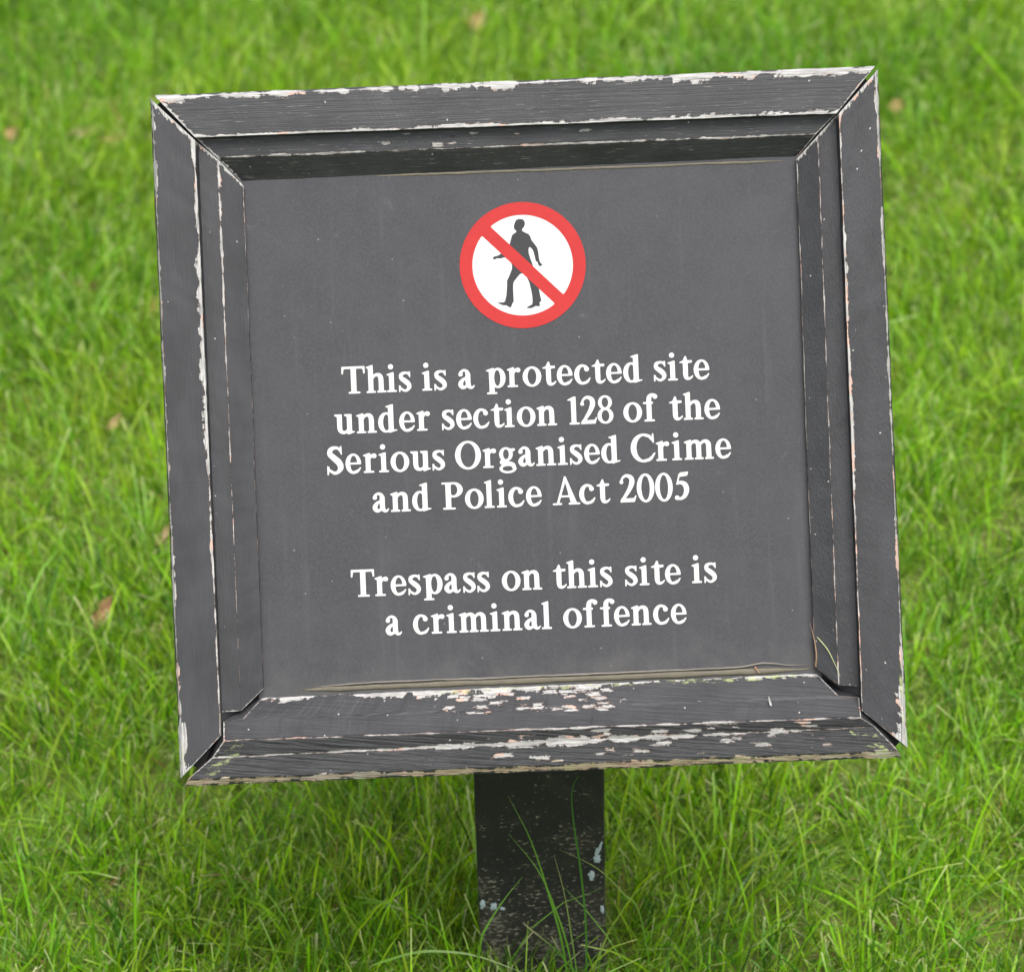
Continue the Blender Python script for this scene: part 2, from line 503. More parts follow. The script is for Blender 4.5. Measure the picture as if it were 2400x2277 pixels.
GLYPHS = {
"T":[[166,2,158,5,153,12,152,32,156,42,159,44,166,46,198,46,208,48,214,54,217,62,217,554,216,571,213,576,210,579,198,582,81,582,66,579,61,575,57,569,49,549,38,471,34,466,29,463,12,463,5,468,2,479,2,618,4,631,11,636,24,638,524,638,541,636,546,631,548,621,548,484,546,469,539,464,531,462,521,463,516,466,512,470,510,479,501,549,493,569,489,575,484,579,469,582,361,582,349,578,346,574,344,569,343,61,348,51,356,47,412,46,422,43,426,39,428,32,428,18,426,9,421,4,409,2]],
"h":[[16,2,8,5,4,11,2,28,4,39,8,43,12,45,36,47,44,49,49,54,52,64,52,551,51,562,46,571,39,575,9,586,4,592,4,601,6,606,11,610,30,618,132,650,146,653,158,652,165,648,168,638,168,449,169,439,171,432,176,430,181,431,213,449,244,459,271,463,302,461,328,452,342,445,355,436,375,416,391,391,397,374,402,356,408,292,409,59,412,51,419,48,454,46,462,43,466,39,467,34,467,12,465,8,461,4,448,2,269,2,259,4,254,9,252,16,252,28,253,36,255,41,262,45,278,47,284,49,289,54,292,61,292,278,290,336,284,361,278,372,271,379,261,383,249,385,228,381,219,377,211,371,196,356,175,332,171,324,168,314,168,61,172,52,178,48,184,47,206,46,214,42,216,38,218,29,218,16,216,9,211,4,199,2]],
"n":[[16,2,8,5,4,11,2,28,4,39,8,43,12,45,36,47,44,49,49,54,52,62,52,364,50,376,44,383,9,397,2,402,-2,411,-1,416,1,421,6,425,16,429,129,464,148,468,159,466,165,462,167,456,170,436,172,431,176,430,182,431,206,446,225,454,248,460,269,463,294,462,314,458,336,449,355,436,373,419,388,398,396,378,402,351,408,288,408,72,409,58,412,51,419,48,454,46,463,42,466,38,468,29,468,16,465,8,459,4,449,2,274,2,261,4,254,9,252,16,252,28,253,36,255,41,262,45,278,47,284,49,289,54,292,61,292,278,290,336,284,361,278,372,271,379,261,383,249,385,228,381,219,377,211,371,196,356,175,332,171,324,168,314,168,61,172,52,178,48,184,47,206,46,214,42,216,38,218,29,218,16,216,9,211,4,199,2]],
"m":[[16,2,8,5,4,11,2,28,4,39,8,43,12,45,36,47,44,49,49,54,52,62,52,362,50,374,45,382,36,387,9,398,1,404,-2,409,-2,414,0,419,4,424,21,431,141,467,154,467,162,465,167,459,171,442,174,439,178,438,184,440,211,452,232,459,254,462,279,463,304,458,328,448,351,431,372,408,381,405,389,409,402,425,413,434,438,449,455,456,474,460,491,463,511,463,538,459,564,447,588,429,606,409,618,388,625,366,629,342,632,296,634,59,637,52,642,48,651,46,676,46,684,42,687,34,688,19,686,11,682,5,678,3,668,2,502,2,491,4,484,9,482,24,484,39,491,45,504,47,511,50,514,54,517,62,517,281,515,336,509,361,503,372,496,379,488,383,476,385,454,381,446,378,438,372,421,356,403,336,398,328,396,319,398,282,398,61,402,52,408,48,414,47,436,46,444,42,446,38,448,29,448,16,446,9,439,4,428,2,262,2,252,3,247,6,244,11,242,19,242,33,245,41,252,45,268,47,274,49,279,54,282,61,282,279,280,336,277,351,273,362,268,372,261,379,251,383,239,385,218,381,209,377,201,371,174,342,170,334,168,324,168,61,171,54,176,49,182,47,202,45,209,42,211,38,213,29,213,16,211,9,206,4,194,2]],
"i":[[11,2,2,5,-2,12,-3,31,0,41,4,44,9,46,34,46,42,48,49,54,52,62,52,362,50,374,46,381,38,387,4,400,-1,408,-1,418,4,424,12,428,129,464,145,468,159,466,166,461,168,449,168,61,172,52,179,48,214,46,223,42,226,39,228,32,226,11,221,4,211,2],[96,534,84,536,74,539,63,546,54,554,47,564,42,576,39,588,39,601,41,612,46,624,53,634,61,642,71,649,82,654,94,656,106,656,118,654,129,649,139,642,147,634,154,624,159,612,161,601,161,589,159,578,155,568,149,558,141,549,131,542,121,537,109,535]],
"r":[[16,2,8,5,4,11,2,28,4,39,8,43,12,45,36,47,44,49,49,54,52,62,52,364,50,376,44,383,9,397,2,402,-2,411,-1,416,1,421,6,425,16,429,129,464,146,468,158,467,165,462,167,456,169,432,172,428,176,425,182,427,209,441,246,452,258,452,271,449,291,441,299,434,307,424,312,412,315,401,315,389,312,378,308,367,301,358,292,350,282,344,271,341,259,339,249,341,238,344,214,359,206,359,197,352,176,326,170,316,168,308,168,74,169,58,173,51,181,47,232,46,242,43,246,39,248,31,248,16,245,8,239,4,229,2]],
"s":[[16,-6,9,-1,7,11,7,138,9,146,12,151,18,152,24,151,42,144,51,139,55,132,55,111,60,102,79,91,116,63,126,58,139,54,151,52,161,52,169,55,177,59,186,69,196,84,202,96,204,106,202,116,198,128,190,141,179,154,58,258,44,273,32,291,20,319,16,336,15,354,18,386,22,399,28,413,40,431,58,444,81,456,112,465,141,469,171,470,198,466,232,454,238,456,247,464,252,467,266,468,276,466,281,459,283,448,283,349,281,341,278,335,269,333,261,336,257,341,250,361,220,398,208,407,189,412,176,413,162,412,148,406,131,398,119,390,112,382,108,374,107,364,109,352,115,344,171,311,206,284,249,246,262,230,274,213,284,195,292,175,298,157,300,138,301,122,298,102,294,89,288,74,272,52,247,29,219,11,192,-1,174,-5,156,-6,138,-4,119,1,106,6,94,14,81,25,62,45,54,49,49,47,45,41,40,8,37,-1,34,-4,29,-7]],
"a":[[296,-3,279,0,264,6,246,18,222,37,214,39,206,37,189,24,176,16,148,4,132,1,118,0,104,1,91,4,68,15,46,33,28,55,14,81,9,96,7,111,7,124,9,139,13,152,19,168,36,193,59,219,94,248,122,264,172,282,178,288,181,294,183,386,181,392,176,399,168,404,158,407,144,409,134,407,121,400,113,392,111,384,119,358,119,348,118,338,114,328,108,318,101,311,91,304,81,301,71,299,59,300,49,302,39,308,31,315,24,324,19,334,17,351,20,368,26,379,39,396,49,417,58,425,91,449,107,459,121,466,144,471,171,470,202,462,231,449,248,437,261,421,272,402,294,359,297,348,298,334,296,156,300,108,306,76,309,69,314,64,321,61,328,60,336,62,342,65,367,86,376,90,382,90,387,88,390,82,391,78,388,66,374,38,367,28,358,18,346,9,329,2,312,-2],[138,81,151,80,164,85,177,96,183,106,184,114,179,148,177,196,175,202,171,206,166,206,159,203,152,198,144,189,132,169,121,141,118,122,121,104,128,89,132,84]],
"p":[[26,-143,18,-140,13,-132,12,-114,15,-104,19,-101,24,-99,54,-99,62,-97,69,-91,72,-82,72,359,70,371,64,378,56,382,11,399,5,406,5,414,11,420,20,424,149,464,162,467,178,468,186,466,191,461,196,451,202,448,209,449,244,463,261,466,278,468,294,467,312,464,328,459,346,451,362,441,377,429,398,408,411,391,424,369,436,344,444,321,451,295,455,272,458,244,458,216,455,189,451,165,444,139,436,116,424,91,402,58,377,31,354,14,326,0,298,-7,271,-7,241,-2,208,12,201,12,197,9,194,4,193,-6,193,-76,194,-88,198,-94,204,-97,239,-99,246,-101,249,-103,252,-112,253,-129,251,-136,246,-141,231,-143],[262,44,276,46,289,54,302,69,313,91,323,119,330,148,334,181,337,219,337,252,333,294,326,328,317,361,306,384,294,401,281,412,274,415,266,416,252,413,239,404,227,389,216,368,207,341,200,311,195,278,193,241,193,208,197,166,204,132,213,101,223,78,235,61,248,49]],
"o":[[209,-8,189,-5,168,-1,148,6,129,14,111,24,92,38,75,52,61,68,46,87,34,106,26,122,16,148,9,171,5,194,2,216,2,241,4,264,8,286,14,308,22,330,31,348,44,370,58,388,72,405,88,419,106,432,125,444,143,452,164,460,184,464,208,467,228,468,248,466,271,461,292,454,311,446,329,436,348,423,364,408,378,394,393,374,406,354,414,338,424,313,431,289,435,268,438,244,438,219,435,194,431,171,424,148,416,126,408,109,394,88,367,54,350,39,331,26,312,15,292,6,272,-1,251,-5,231,-8],[210,44,221,43,231,44,251,52,269,66,286,88,300,114,310,142,318,179,322,218,322,249,317,289,308,326,295,356,281,379,263,399,244,411,234,415,222,417,202,414,184,405,168,391,152,369,139,342,129,314,122,279,118,242,118,212,123,174,131,138,142,111,155,86,172,65,191,51]],
"d":[[261,-13,252,-10,242,-2,238,0,231,-1,204,-6,186,-8,162,-6,142,-1,121,8,101,19,83,32,65,51,48,74,33,98,22,122,12,151,6,183,3,212,2,242,5,269,9,294,14,314,22,339,32,361,44,381,58,400,86,430,101,441,117,451,132,458,151,463,171,467,188,468,229,462,236,464,239,468,242,474,242,486,242,551,240,564,237,569,231,574,196,583,188,588,184,592,183,598,184,602,187,608,201,614,319,649,334,652,349,652,356,651,360,648,362,642,363,634,363,72,368,63,376,59,431,58,439,56,445,52,446,44,444,39,441,36,428,31,289,-10,276,-12],[192,44,201,45,211,48,219,53,228,61,235,71,239,79,242,99,241,372,236,388,224,403,211,412,196,416,181,413,168,404,155,389,143,369,133,342,126,311,121,278,118,242,118,208,123,164,130,131,139,102,149,79,162,61,176,50]],
"e":[[178,-8,159,-5,142,-1,124,6,108,14,94,24,80,36,64,52,51,69,39,87,29,106,13,151,4,194,2,216,2,239,4,265,8,288,12,309,19,329,36,368,59,402,87,431,102,442,118,451,136,459,152,464,171,467,188,468,206,466,222,463,241,456,256,449,271,440,286,428,302,412,314,398,327,379,338,361,354,319,360,299,365,274,368,231,367,222,365,218,361,214,354,212,132,212,122,211,116,206,113,196,115,176,121,142,128,116,137,94,149,74,158,62,168,57,178,57,228,66,237,71,248,82,254,86,278,89,286,91,296,99,331,133,342,141,349,143,356,141,360,138,362,132,363,126,360,118,331,68,314,44,297,28,285,19,271,12,226,-2,201,-7],[124,259,138,258,256,258,268,260,273,264,276,274,274,291,268,322,260,349,250,371,240,388,231,399,219,409,209,414,201,416,192,416,182,414,172,410,164,404,156,395,147,384,138,368,130,348,123,326,117,301,114,281,114,271,118,263]],
"c":[[182,-8,164,-5,148,-1,129,5,114,13,96,24,82,36,66,52,52,68,31,104,21,127,14,146,5,189,2,214,2,238,7,284,19,328,36,366,48,385,61,402,88,429,104,441,121,451,138,458,156,464,176,467,192,468,213,466,232,461,286,442,299,436,306,429,317,411,335,396,344,384,351,368,352,349,349,338,344,326,338,317,329,309,319,303,308,299,296,298,284,299,272,302,261,309,251,319,244,329,240,341,238,352,241,382,239,388,234,392,204,406,191,408,184,407,178,403,161,387,142,358,128,324,119,286,115,241,117,198,122,162,131,129,144,98,163,71,171,62,179,58,191,58,249,67,259,69,268,73,288,95,306,100,314,104,346,141,356,150,364,153,371,151,376,146,378,138,374,125,346,65,329,41,315,28,296,16,274,8,214,-6,198,-8]],
"u":[[311,-13,304,-11,300,-8,298,-2,295,12,292,16,288,19,281,17,248,4,221,-2,194,-2,166,4,141,14,119,27,102,42,89,58,82,71,77,84,62,142,61,391,58,399,52,404,14,422,6,428,3,434,2,446,4,454,8,460,12,462,22,463,159,463,171,461,176,456,178,441,178,146,180,111,185,96,196,83,209,73,222,71,234,72,248,76,258,81,268,88,281,101,288,109,291,118,292,128,291,391,288,399,282,404,244,422,236,428,234,432,232,439,232,449,234,456,241,461,254,463,391,463,399,461,405,458,407,451,408,441,408,78,411,69,419,63,458,59,466,57,471,51,471,44,466,36,456,31,339,-9,326,-12]],
"t":[[179,-1,163,2,150,8,134,16,122,26,112,36,104,49,98,64,92,81,82,134,82,374,80,391,76,397,69,400,11,404,5,408,3,416,4,424,11,431,69,454,81,461,88,472,127,552,134,560,144,563,158,561,164,554,185,479,188,471,192,467,198,464,206,463,286,462,291,461,295,458,298,448,297,419,295,412,291,408,281,405,212,398,204,394,199,386,198,371,198,134,195,91,198,81,204,72,212,68,222,66,239,69,256,75,266,82,291,102,301,107,308,107,314,104,317,98,317,89,309,74,288,44,276,32,259,20,237,8,218,1,198,-2]],
"f":[[36,2,28,5,23,12,22,31,25,41,29,44,34,46,64,46,72,48,79,54,82,62,82,394,79,405,76,408,71,411,61,412,18,412,8,415,4,419,2,426,2,442,4,451,8,456,14,459,66,460,74,462,78,466,82,476,83,512,91,556,97,578,104,593,116,609,127,621,141,632,156,641,174,649,194,655,212,659,226,659,240,658,289,646,326,622,332,616,339,605,344,591,346,579,343,566,338,552,326,538,311,529,292,525,276,527,261,533,249,542,240,556,231,581,228,584,222,584,218,580,211,572,202,551,200,536,198,488,198,474,202,466,209,461,228,459,233,456,237,449,238,436,237,424,234,417,228,413,212,412,206,409,201,404,198,396,198,61,202,52,209,48,252,46,262,43,266,39,268,32,266,11,261,4,251,2]],
"l":[[16,2,8,5,3,12,2,31,5,41,9,44,14,46,39,46,48,48,54,54,57,64,57,549,56,561,52,569,44,575,14,586,9,592,9,601,11,606,16,610,35,618,138,650,151,653,162,652,168,650,171,646,173,632,173,62,177,52,184,48,224,46,232,43,236,39,237,34,237,12,232,5,221,2]],
"1":[[46,2,38,5,34,11,32,28,34,39,38,43,42,45,66,47,74,49,79,54,82,64,82,544,79,555,76,558,71,561,61,562,19,562,9,564,4,571,3,581,7,589,14,594,139,652,158,657,188,657,192,655,196,651,198,638,198,61,202,51,211,47,261,46,271,44,275,41,277,34,277,12,272,5,261,2]],
"2":[[19,2,10,6,8,9,8,14,29,83,34,90,47,98,54,104,88,154,158,271,180,311,196,346,215,394,228,439,235,479,237,512,235,529,232,542,226,552,218,562,204,573,186,583,169,589,156,590,141,585,121,573,99,554,86,538,81,526,81,516,83,509,93,488,95,471,93,461,89,452,83,444,75,438,62,432,49,430,35,432,22,439,13,449,7,462,5,476,8,490,14,502,30,521,41,558,54,581,68,598,86,618,99,629,115,641,131,650,146,656,178,661,191,660,216,657,251,647,280,634,302,618,321,599,337,572,348,546,355,512,356,481,352,448,344,418,332,386,312,345,291,307,259,257,228,213,148,112,144,106,144,101,145,98,149,95,161,93,318,94,326,97,331,102,364,152,372,157,382,156,388,151,387,141,352,16,346,6,341,3,332,2]],
"8":[[171,-9,138,-4,101,10,71,29,45,54,24,83,10,112,2,144,-1,179,1,204,6,226,14,249,24,269,36,287,50,304,68,320,89,336,95,344,92,352,68,375,49,399,38,420,29,444,23,472,22,498,26,528,34,552,46,576,59,595,74,612,94,628,114,639,139,649,163,654,188,656,212,653,236,647,259,638,280,624,299,608,314,591,327,571,338,548,344,524,348,496,347,471,341,442,331,418,320,398,302,375,278,352,275,344,281,336,302,320,320,304,335,286,348,266,358,244,365,221,369,198,371,172,369,152,365,132,361,116,352,96,344,80,332,62,307,36,292,24,276,14,259,6,241,-1,224,-6,208,-8],[174,42,192,42,209,46,226,56,241,71,255,91,265,114,272,139,275,168,275,189,270,219,262,246,252,266,239,284,224,297,206,307,189,310,171,309,154,302,138,291,125,276,113,258,105,236,98,212,95,184,95,162,99,134,106,111,115,91,127,72,141,59,158,48],[177,374,192,374,208,379,222,388,235,401,245,418,254,438,259,458,262,482,261,504,258,529,251,549,241,569,231,584,218,596,202,603,188,606,174,605,159,600,146,590,134,578,124,561,116,541,111,521,108,498,109,476,112,452,118,432,127,414,138,398,149,387,162,379]],
"0":[[198,-18,176,-14,156,-8,138,1,120,12,101,29,88,43,71,64,56,88,41,117,31,140,21,169,12,201,3,259,-1,304,-1,328,4,396,10,429,18,459,26,486,36,512,50,542,62,564,78,585,96,607,114,622,130,634,148,644,168,652,189,657,208,658,228,656,251,649,269,641,288,629,306,614,319,601,338,578,352,555,368,527,379,500,389,471,398,439,407,381,411,336,411,312,406,244,400,211,392,181,384,154,373,124,359,97,346,74,331,53,313,32,294,16,278,4,259,-6,239,-13,218,-17],[199,38,209,37,219,40,229,45,238,52,248,64,256,78,271,111,285,154,295,204,301,268,304,318,302,371,295,431,286,479,274,521,260,556,244,581,234,591,226,597,216,601,206,603,196,602,186,598,178,592,168,582,151,558,137,524,125,484,115,434,109,372,106,322,108,269,114,214,122,168,133,126,148,88,162,64,171,54,181,45,189,41]],
"5":[[118,4,88,11,62,7,51,7,38,11,26,18,13,31,6,48,5,64,10,82,18,95,28,104,42,111,56,113,74,111,89,103,100,92,112,73,121,68,129,68,138,71,162,86,178,99,192,114,200,128,208,144,216,169,223,196,226,221,227,244,226,259,223,278,218,296,211,314,205,328,198,338,178,357,156,371,138,378,122,377,86,366,71,363,64,364,57,368,52,372,49,379,49,391,62,419,108,604,114,614,128,620,132,624,144,644,152,648,316,661,331,661,334,659,337,656,337,646,318,581,311,570,306,567,298,565,154,547,139,544,132,538,128,529,112,469,110,458,112,451,118,448,149,452,178,453,203,449,232,441,253,432,272,421,286,410,301,394,316,372,329,346,339,317,346,286,348,254,347,231,343,204,336,178,319,135,299,99,278,70,255,49,223,29,186,13,146,4,131,3]],
"S":[[28,-18,21,-16,16,-13,14,-9,12,-1,12,182,13,192,17,198,22,198,29,195,59,177,68,170,70,159,68,129,69,124,72,121,98,112,154,74,166,69,178,65,192,64,208,65,221,70,232,78,243,91,255,111,263,131,266,148,264,164,256,184,242,211,224,236,208,254,136,324,74,388,54,412,39,435,32,451,27,466,22,499,26,532,32,554,39,571,56,599,78,621,102,637,131,647,158,653,188,656,204,656,229,653,251,648,269,642,290,632,312,620,319,618,324,620,327,624,328,648,332,654,336,656,342,658,356,656,360,652,362,648,364,614,368,471,366,461,362,455,358,453,349,453,344,454,340,458,337,464,335,486,332,494,318,513,299,546,289,559,271,572,242,583,226,585,209,583,191,577,171,565,158,554,149,542,143,526,141,512,144,502,154,491,211,446,309,360,336,331,356,302,369,277,381,249,389,224,394,201,396,176,395,156,390,132,382,112,372,94,356,74,335,52,315,36,290,19,269,8,244,-2,222,-7,204,-9,188,-9,168,-6,151,0,136,8,121,18,74,58,68,61,62,61,58,58,54,51,43,-9,38,-16]],
"O":[[296,-16,264,-13,234,-6,206,2,180,14,154,29,126,49,102,70,82,92,62,119,48,144,32,174,21,204,12,236,6,269,2,302,2,331,5,364,10,398,19,431,29,459,45,492,59,516,78,542,99,567,122,588,146,606,170,621,194,633,221,643,249,650,276,654,309,656,341,653,372,648,399,639,427,628,454,612,480,594,506,572,526,550,546,524,561,500,578,466,588,439,598,406,604,372,608,339,608,309,605,276,599,241,591,209,581,181,564,147,551,124,532,98,510,72,486,51,461,32,437,18,412,6,384,-4,356,-11,319,-16],[289,38,306,36,324,38,342,43,359,50,376,60,392,74,406,88,420,106,443,146,453,169,462,194,469,222,474,249,478,276,480,309,480,332,478,364,470,416,455,466,445,491,435,511,421,532,408,549,394,564,378,578,361,589,344,597,326,602,309,604,292,603,276,600,259,594,244,586,228,575,214,562,199,546,187,529,165,491,155,466,147,441,135,389,130,331,130,308,132,276,140,226,153,179,172,136,195,99,209,82,223,69,239,57,254,48,271,42]],
"g":[[194,-141,157,-138,122,-131,91,-121,61,-107,38,-91,21,-74,9,-54,4,-32,5,-22,8,-11,18,9,31,25,62,49,67,56,65,61,62,64,42,78,31,88,22,101,18,114,18,129,23,144,31,158,49,179,51,188,49,196,34,218,26,234,18,252,14,271,11,291,11,316,13,336,18,356,28,380,40,401,56,421,74,438,94,451,116,461,139,468,166,471,194,469,220,462,241,454,269,436,278,432,284,432,309,438,362,438,374,436,381,431,383,422,383,402,382,394,379,388,371,382,334,366,328,361,326,356,325,348,329,314,328,284,322,254,309,224,294,201,278,183,256,165,226,148,222,144,220,141,222,138,228,137,274,129,306,120,335,106,359,88,373,72,382,54,386,41,391,16,402,-11,406,-28,405,-39,402,-51,398,-61,390,-72,372,-91,345,-109,311,-124,274,-134,239,-139],[184,-89,216,-90,258,-85,289,-75,304,-67,313,-61,320,-52,320,-44,309,-22,301,2,296,9,291,13,282,17,256,25,221,30,196,30,162,27,136,20,112,11,94,-1,83,-14,80,-21,79,-29,80,-38,82,-44,92,-57,108,-68,129,-78,154,-85],[121,132,134,134,137,136,137,138,124,144,118,146,112,145,109,142,110,138,114,134],[159,189,174,188,188,192,201,200,212,213,223,231,230,251,235,272,238,299,237,324,234,346,228,366,220,384,211,399,199,411,186,419,172,422,159,421,148,416,135,406,125,392,115,374,109,356,104,336,102,311,102,296,105,269,110,249,117,232,126,216,135,204,148,194]],
"C":[[291,-16,252,-11,218,-3,184,11,151,29,124,49,98,72,71,106,49,139,31,176,16,219,7,258,3,299,2,338,7,378,14,414,26,451,38,479,56,512,74,539,100,569,124,591,149,609,177,626,203,638,234,648,269,654,299,656,348,655,414,639,444,629,467,616,479,606,496,589,502,586,506,588,509,594,508,639,509,646,512,650,519,652,531,653,539,651,544,648,547,642,549,606,553,451,551,439,546,434,539,432,531,432,524,434,521,437,518,442,514,461,510,468,486,494,466,509,441,542,426,558,404,568,341,588,316,599,308,601,289,599,266,589,246,577,224,559,205,538,190,516,174,488,162,459,153,432,146,404,141,374,138,341,138,306,140,279,148,229,156,198,165,172,176,148,189,126,202,106,219,86,234,72,252,58,279,45,289,42,298,42,328,54,394,70,418,78,432,88,454,112,474,121,481,126,537,191,548,201,556,205,564,205,571,201,575,194,576,186,573,178,524,85,501,52,489,39,475,28,462,19,446,11,409,-1,334,-16]],
"P":[[36,2,28,5,23,12,22,32,26,42,29,44,36,46,81,48,88,52,92,62,92,574,89,586,86,590,81,592,71,594,18,594,8,597,4,601,2,609,2,624,5,632,11,636,21,638,236,638,269,639,299,639,329,635,359,628,385,618,411,604,439,582,459,562,479,533,491,504,497,472,497,446,491,416,484,398,478,384,460,359,441,339,413,318,385,302,354,291,314,282,289,280,242,282,231,281,222,277,218,268,218,72,220,56,224,50,232,47,299,46,311,44,316,39,318,32,318,16,315,8,309,4,298,2],[264,329,284,329,304,335,321,345,337,361,350,379,360,401,367,426,370,452,369,476,365,502,357,526,346,548,331,566,314,580,298,588,279,592,268,591,256,589,236,580,228,574,222,568,219,561,218,552,218,378,219,361,224,351,234,341,249,333]],
"A":[[16,2,8,5,3,12,3,34,4,39,8,43,19,46,86,47,95,51,101,59,278,629,280,641,282,661,286,666,292,667,311,668,319,666,326,660,331,649,561,61,568,51,576,47,628,46,638,43,641,39,643,32,643,18,641,9,636,4,624,2,396,2,381,4,375,8,373,14,372,32,375,41,379,44,384,46,411,48,417,52,419,59,417,74,398,156,394,166,391,171,384,176,374,177,218,177,202,175,198,172,193,166,162,72,159,59,161,52,168,47,204,46,213,42,217,36,218,24,217,12,213,6,208,3,198,2],[225,224,239,223,361,223,372,226,377,232,376,248,322,479,316,498,311,504,308,504,304,501,297,486,218,246,217,238,217,231,221,226]]}
TEXT = [
["This is a protected site",25.84,[-118.27,-102.63,-89.33,-81.93,-66.68,-59.17,-43.81,-25.71,-12.08,-2.21,10.63,19.73,30.92,42.25,51.35,62.32,81.74,91.06,98.52,107.57]],
["under section 128 of the",0.28,[-123.98,-109.85,-96.01,-82.51,-71.24,-55.28,-45.96,-34.99,-23.63,-14.8,-7.01,5.88,25.76,33.85,44.82,61.38,74.16,90.89,99.94,113.38]],
["Serious Organised Crime",-25.28,[-130.11,-118.04,-106.52,-96.54,-89.08,-76.24,-62.45,-47.61,-29.81,-19.58,-7.38,4.28,18.26,25.83,35.16,46.16,65.11,81.34,91.63,99.44,119.38]],
["and Police Act 2005",-50.89,[-101.92,-90.13,-76.3,-57.16,-42.38,-29.96,-21.89,-14.6,-3.19,13.79,30.93,42.17,56.98,68.06,79.85,92.08]],
["Trespass on this site is",-104.43,[-117.55,-102.36,-92.26,-81.13,-71.48,-58.09,-45.97,-36.87,-20.91,-8.02,12.0,20.77,34.46,41.89,57.96,67.48,74.94,83.85,101.12,108.8]],
["a criminal offence",-129.95,[-96.83,-79.0,-67.21,-57.34,-49.38,-29.36,-21.74,-7.75,3.55,17.43,30.29,41.26,50.06,61.14,75.13,86.54]]]
U = 0.2741                                     # one glyph unit in mm
for words, base, xs in TEXT:
    chars = [c for c in words if c != ' ']
    loops = []
    for c, x in zip(chars, xs):
        for lp in GLYPHS[c]:
            loops.append([(x + lp[i] * .1 * U, base + lp[i + 1] * .1 * U) for i in range(0, len(lp), 2)])
    o = link('lettering', loops_mesh('lettering', loops, -PANEL_D + .02, .12), M_WHITE, panel)
    o['label'] = 'white serif lettering reading ' + words

SX, SY = 0.80, 103.75
def circle(r, k=96): return [(SX + r * math.cos(2 * math.pi * i / k), SY + r * math.sin(2 * math.pi * i / k)) for i in range(k)]
R1, R2, HB = 40.45, 32.25, 3.95
disc = link('white_disc', loops_mesh('white_disc', [circle(36)], -PANEL_D + .02, .10), M_WHITE, panel)
FIGURE = [[-3.27,130.77],[-2.36,132.68],[-0.66,133.39],[1.55,133.24],[2.9,132.19],[3.37,130.33],[2.74,128.31],[1.46,126.97],[1.24,125.76],[3.14,124.57],[5.31,123.48],[6.36,122.05],[7.09,119.53],[8.93,116.96],[10.5,114.67],[11.1,111.59],[11.35,108.25],[11.8,105.74],[12.31,104.61],[13.38,103.73],[13.07,102.91],[11.67,102.58],[10.88,103.56],[10.29,105.52],[9.31,105.84],[8.85,108.36],[8.16,111.71],[7.41,113.69],[6.08,115.02],[5.24,114.89],[4.88,112.96],[5.07,110.73],[6.04,107.36],[7.18,103.99],[7.45,101.2],[8.15,97.84],[10.07,90.55],[10.75,86.91],[11.18,83.85],[11.87,80.49],[10.61,79.43],[10.79,77.2],[9.51,76.98],[8.14,77.31],[5.59,76.03],[2.37,76.05],[2.85,76.97],[5.68,78.24],[6.18,79.61],[6.17,83.5],[5.52,87.96],[4.59,92.44],[3.08,96.11],[1.23,98.4],[0.01,98.45],[-1.0,98.22],[-3.03,96.08],[-5.07,93.67],[-5.8,92.03],[-5.97,87.88],[-5.88,80.66],[-6.75,79.59],[-7.69,77.13],[-9.07,77.18],[-10.41,78.35],[-12.9,78.62],[-16.17,79.97],[-15.99,80.35],[-12.55,80.38],[-11.53,80.89],[-10.43,84.73],[-9.81,90.26],[-9.65,94.13],[-7.97,97.39],[-6.12,101.76],[-6.03,103.97],[-7.51,108.47],[-10.81,109.16],[-13.33,108.55],[-15.27,108.79],[-17.24,108.04],[-17.95,108.35],[-18.12,109.46],[-16.88,110.08],[-14.92,110.44],[-13.22,111.37],[-10.65,113.04],[-6.85,117.88],[-5.88,121.17],[-5.25,123.09],[-4.09,124.15],[-2.51,124.92],[-2.46,126.13],[-3.7,126.91],[-3.79,128.85]]
figm = print_material('dark_print', (.020, .020, .022), (.027, .027, .029))
link('walking_figure', loops_mesh('walking_figure', [FIGURE], -PANEL_D + .13, .06), figm, panel)
# ring with a diagonal bar: the two half-moon openings have slightly rounded corners
def opening(sign):
    pts = []
    a0 = math.asin(HB / R2)
    k = 60
    rc = 1.0
    arc = [(R2 * math.cos(a), R2 * math.sin(a)) for a in [a0 + (math.pi - 2 * a0) * i / k for i in range(k + 1)]]
    arc = arc[2:-2]
    pts = [(arc[0][0] - 1.0, HB + .05)] if False else []
    pts += [(R2 * math.cos(a0) - .9, HB), (R2 * math.cos(a0) - .12, HB + .45)] + arc + [(-R2 * math.cos(a0) + .12, HB + .45), (-R2 * math.cos(a0) + .9, HB)]
    th = R(-45.2) + (0 if sign > 0 else math.pi)
    return [(SX + x * math.cos(th) - y * math.sin(th), SY + x * math.sin(th) + y * math.cos(th)) for x, y in pts]
link('red_ring', loops_mesh('red_ring', [circle(R1), opening(1), opening(-1)], -PANEL_D + .20, .08), M_RED, panel)

# sealant bead where the panel meets the frame -----------------------------
def strip_tube(name, pts, widths, height, mat, parent, matrix=None, k=6, flatten=1.0):
    """flattened bead through 3-D points (mm); widths across in mm"""
    verts, faces = [], []
    P = [Vector(p) for p in pts]
    for i, p in enumerate(P):
        tdir = (P[min(i + 1, len(P) - 1)] - P[max(i - 1, 0)]).normalized()
        side = Vector((0, 0, 1)).cross(tdir).normalized()
        up = tdir.cross(side)
        for j in range(k):
            a = 2 * math.pi * j / k
            verts.append((p + side * math.cos(a) * widths[i] + up * math.sin(a) * height[i]) * MM)
    for i in range(len(P) - 1):
        for j in range(k):
            j2 = (j + 1) % k
            faces.append((i * k + j, i * k + j2, (i + 1) * k + j2, (i + 1) * k + j))
    faces.append(tuple(range(k))); faces.append(tuple((len(P) - 1) * k + j for j in range(k)))
    return link(name, mesh_from(name, verts, faces, True), mat, parent, matrix)

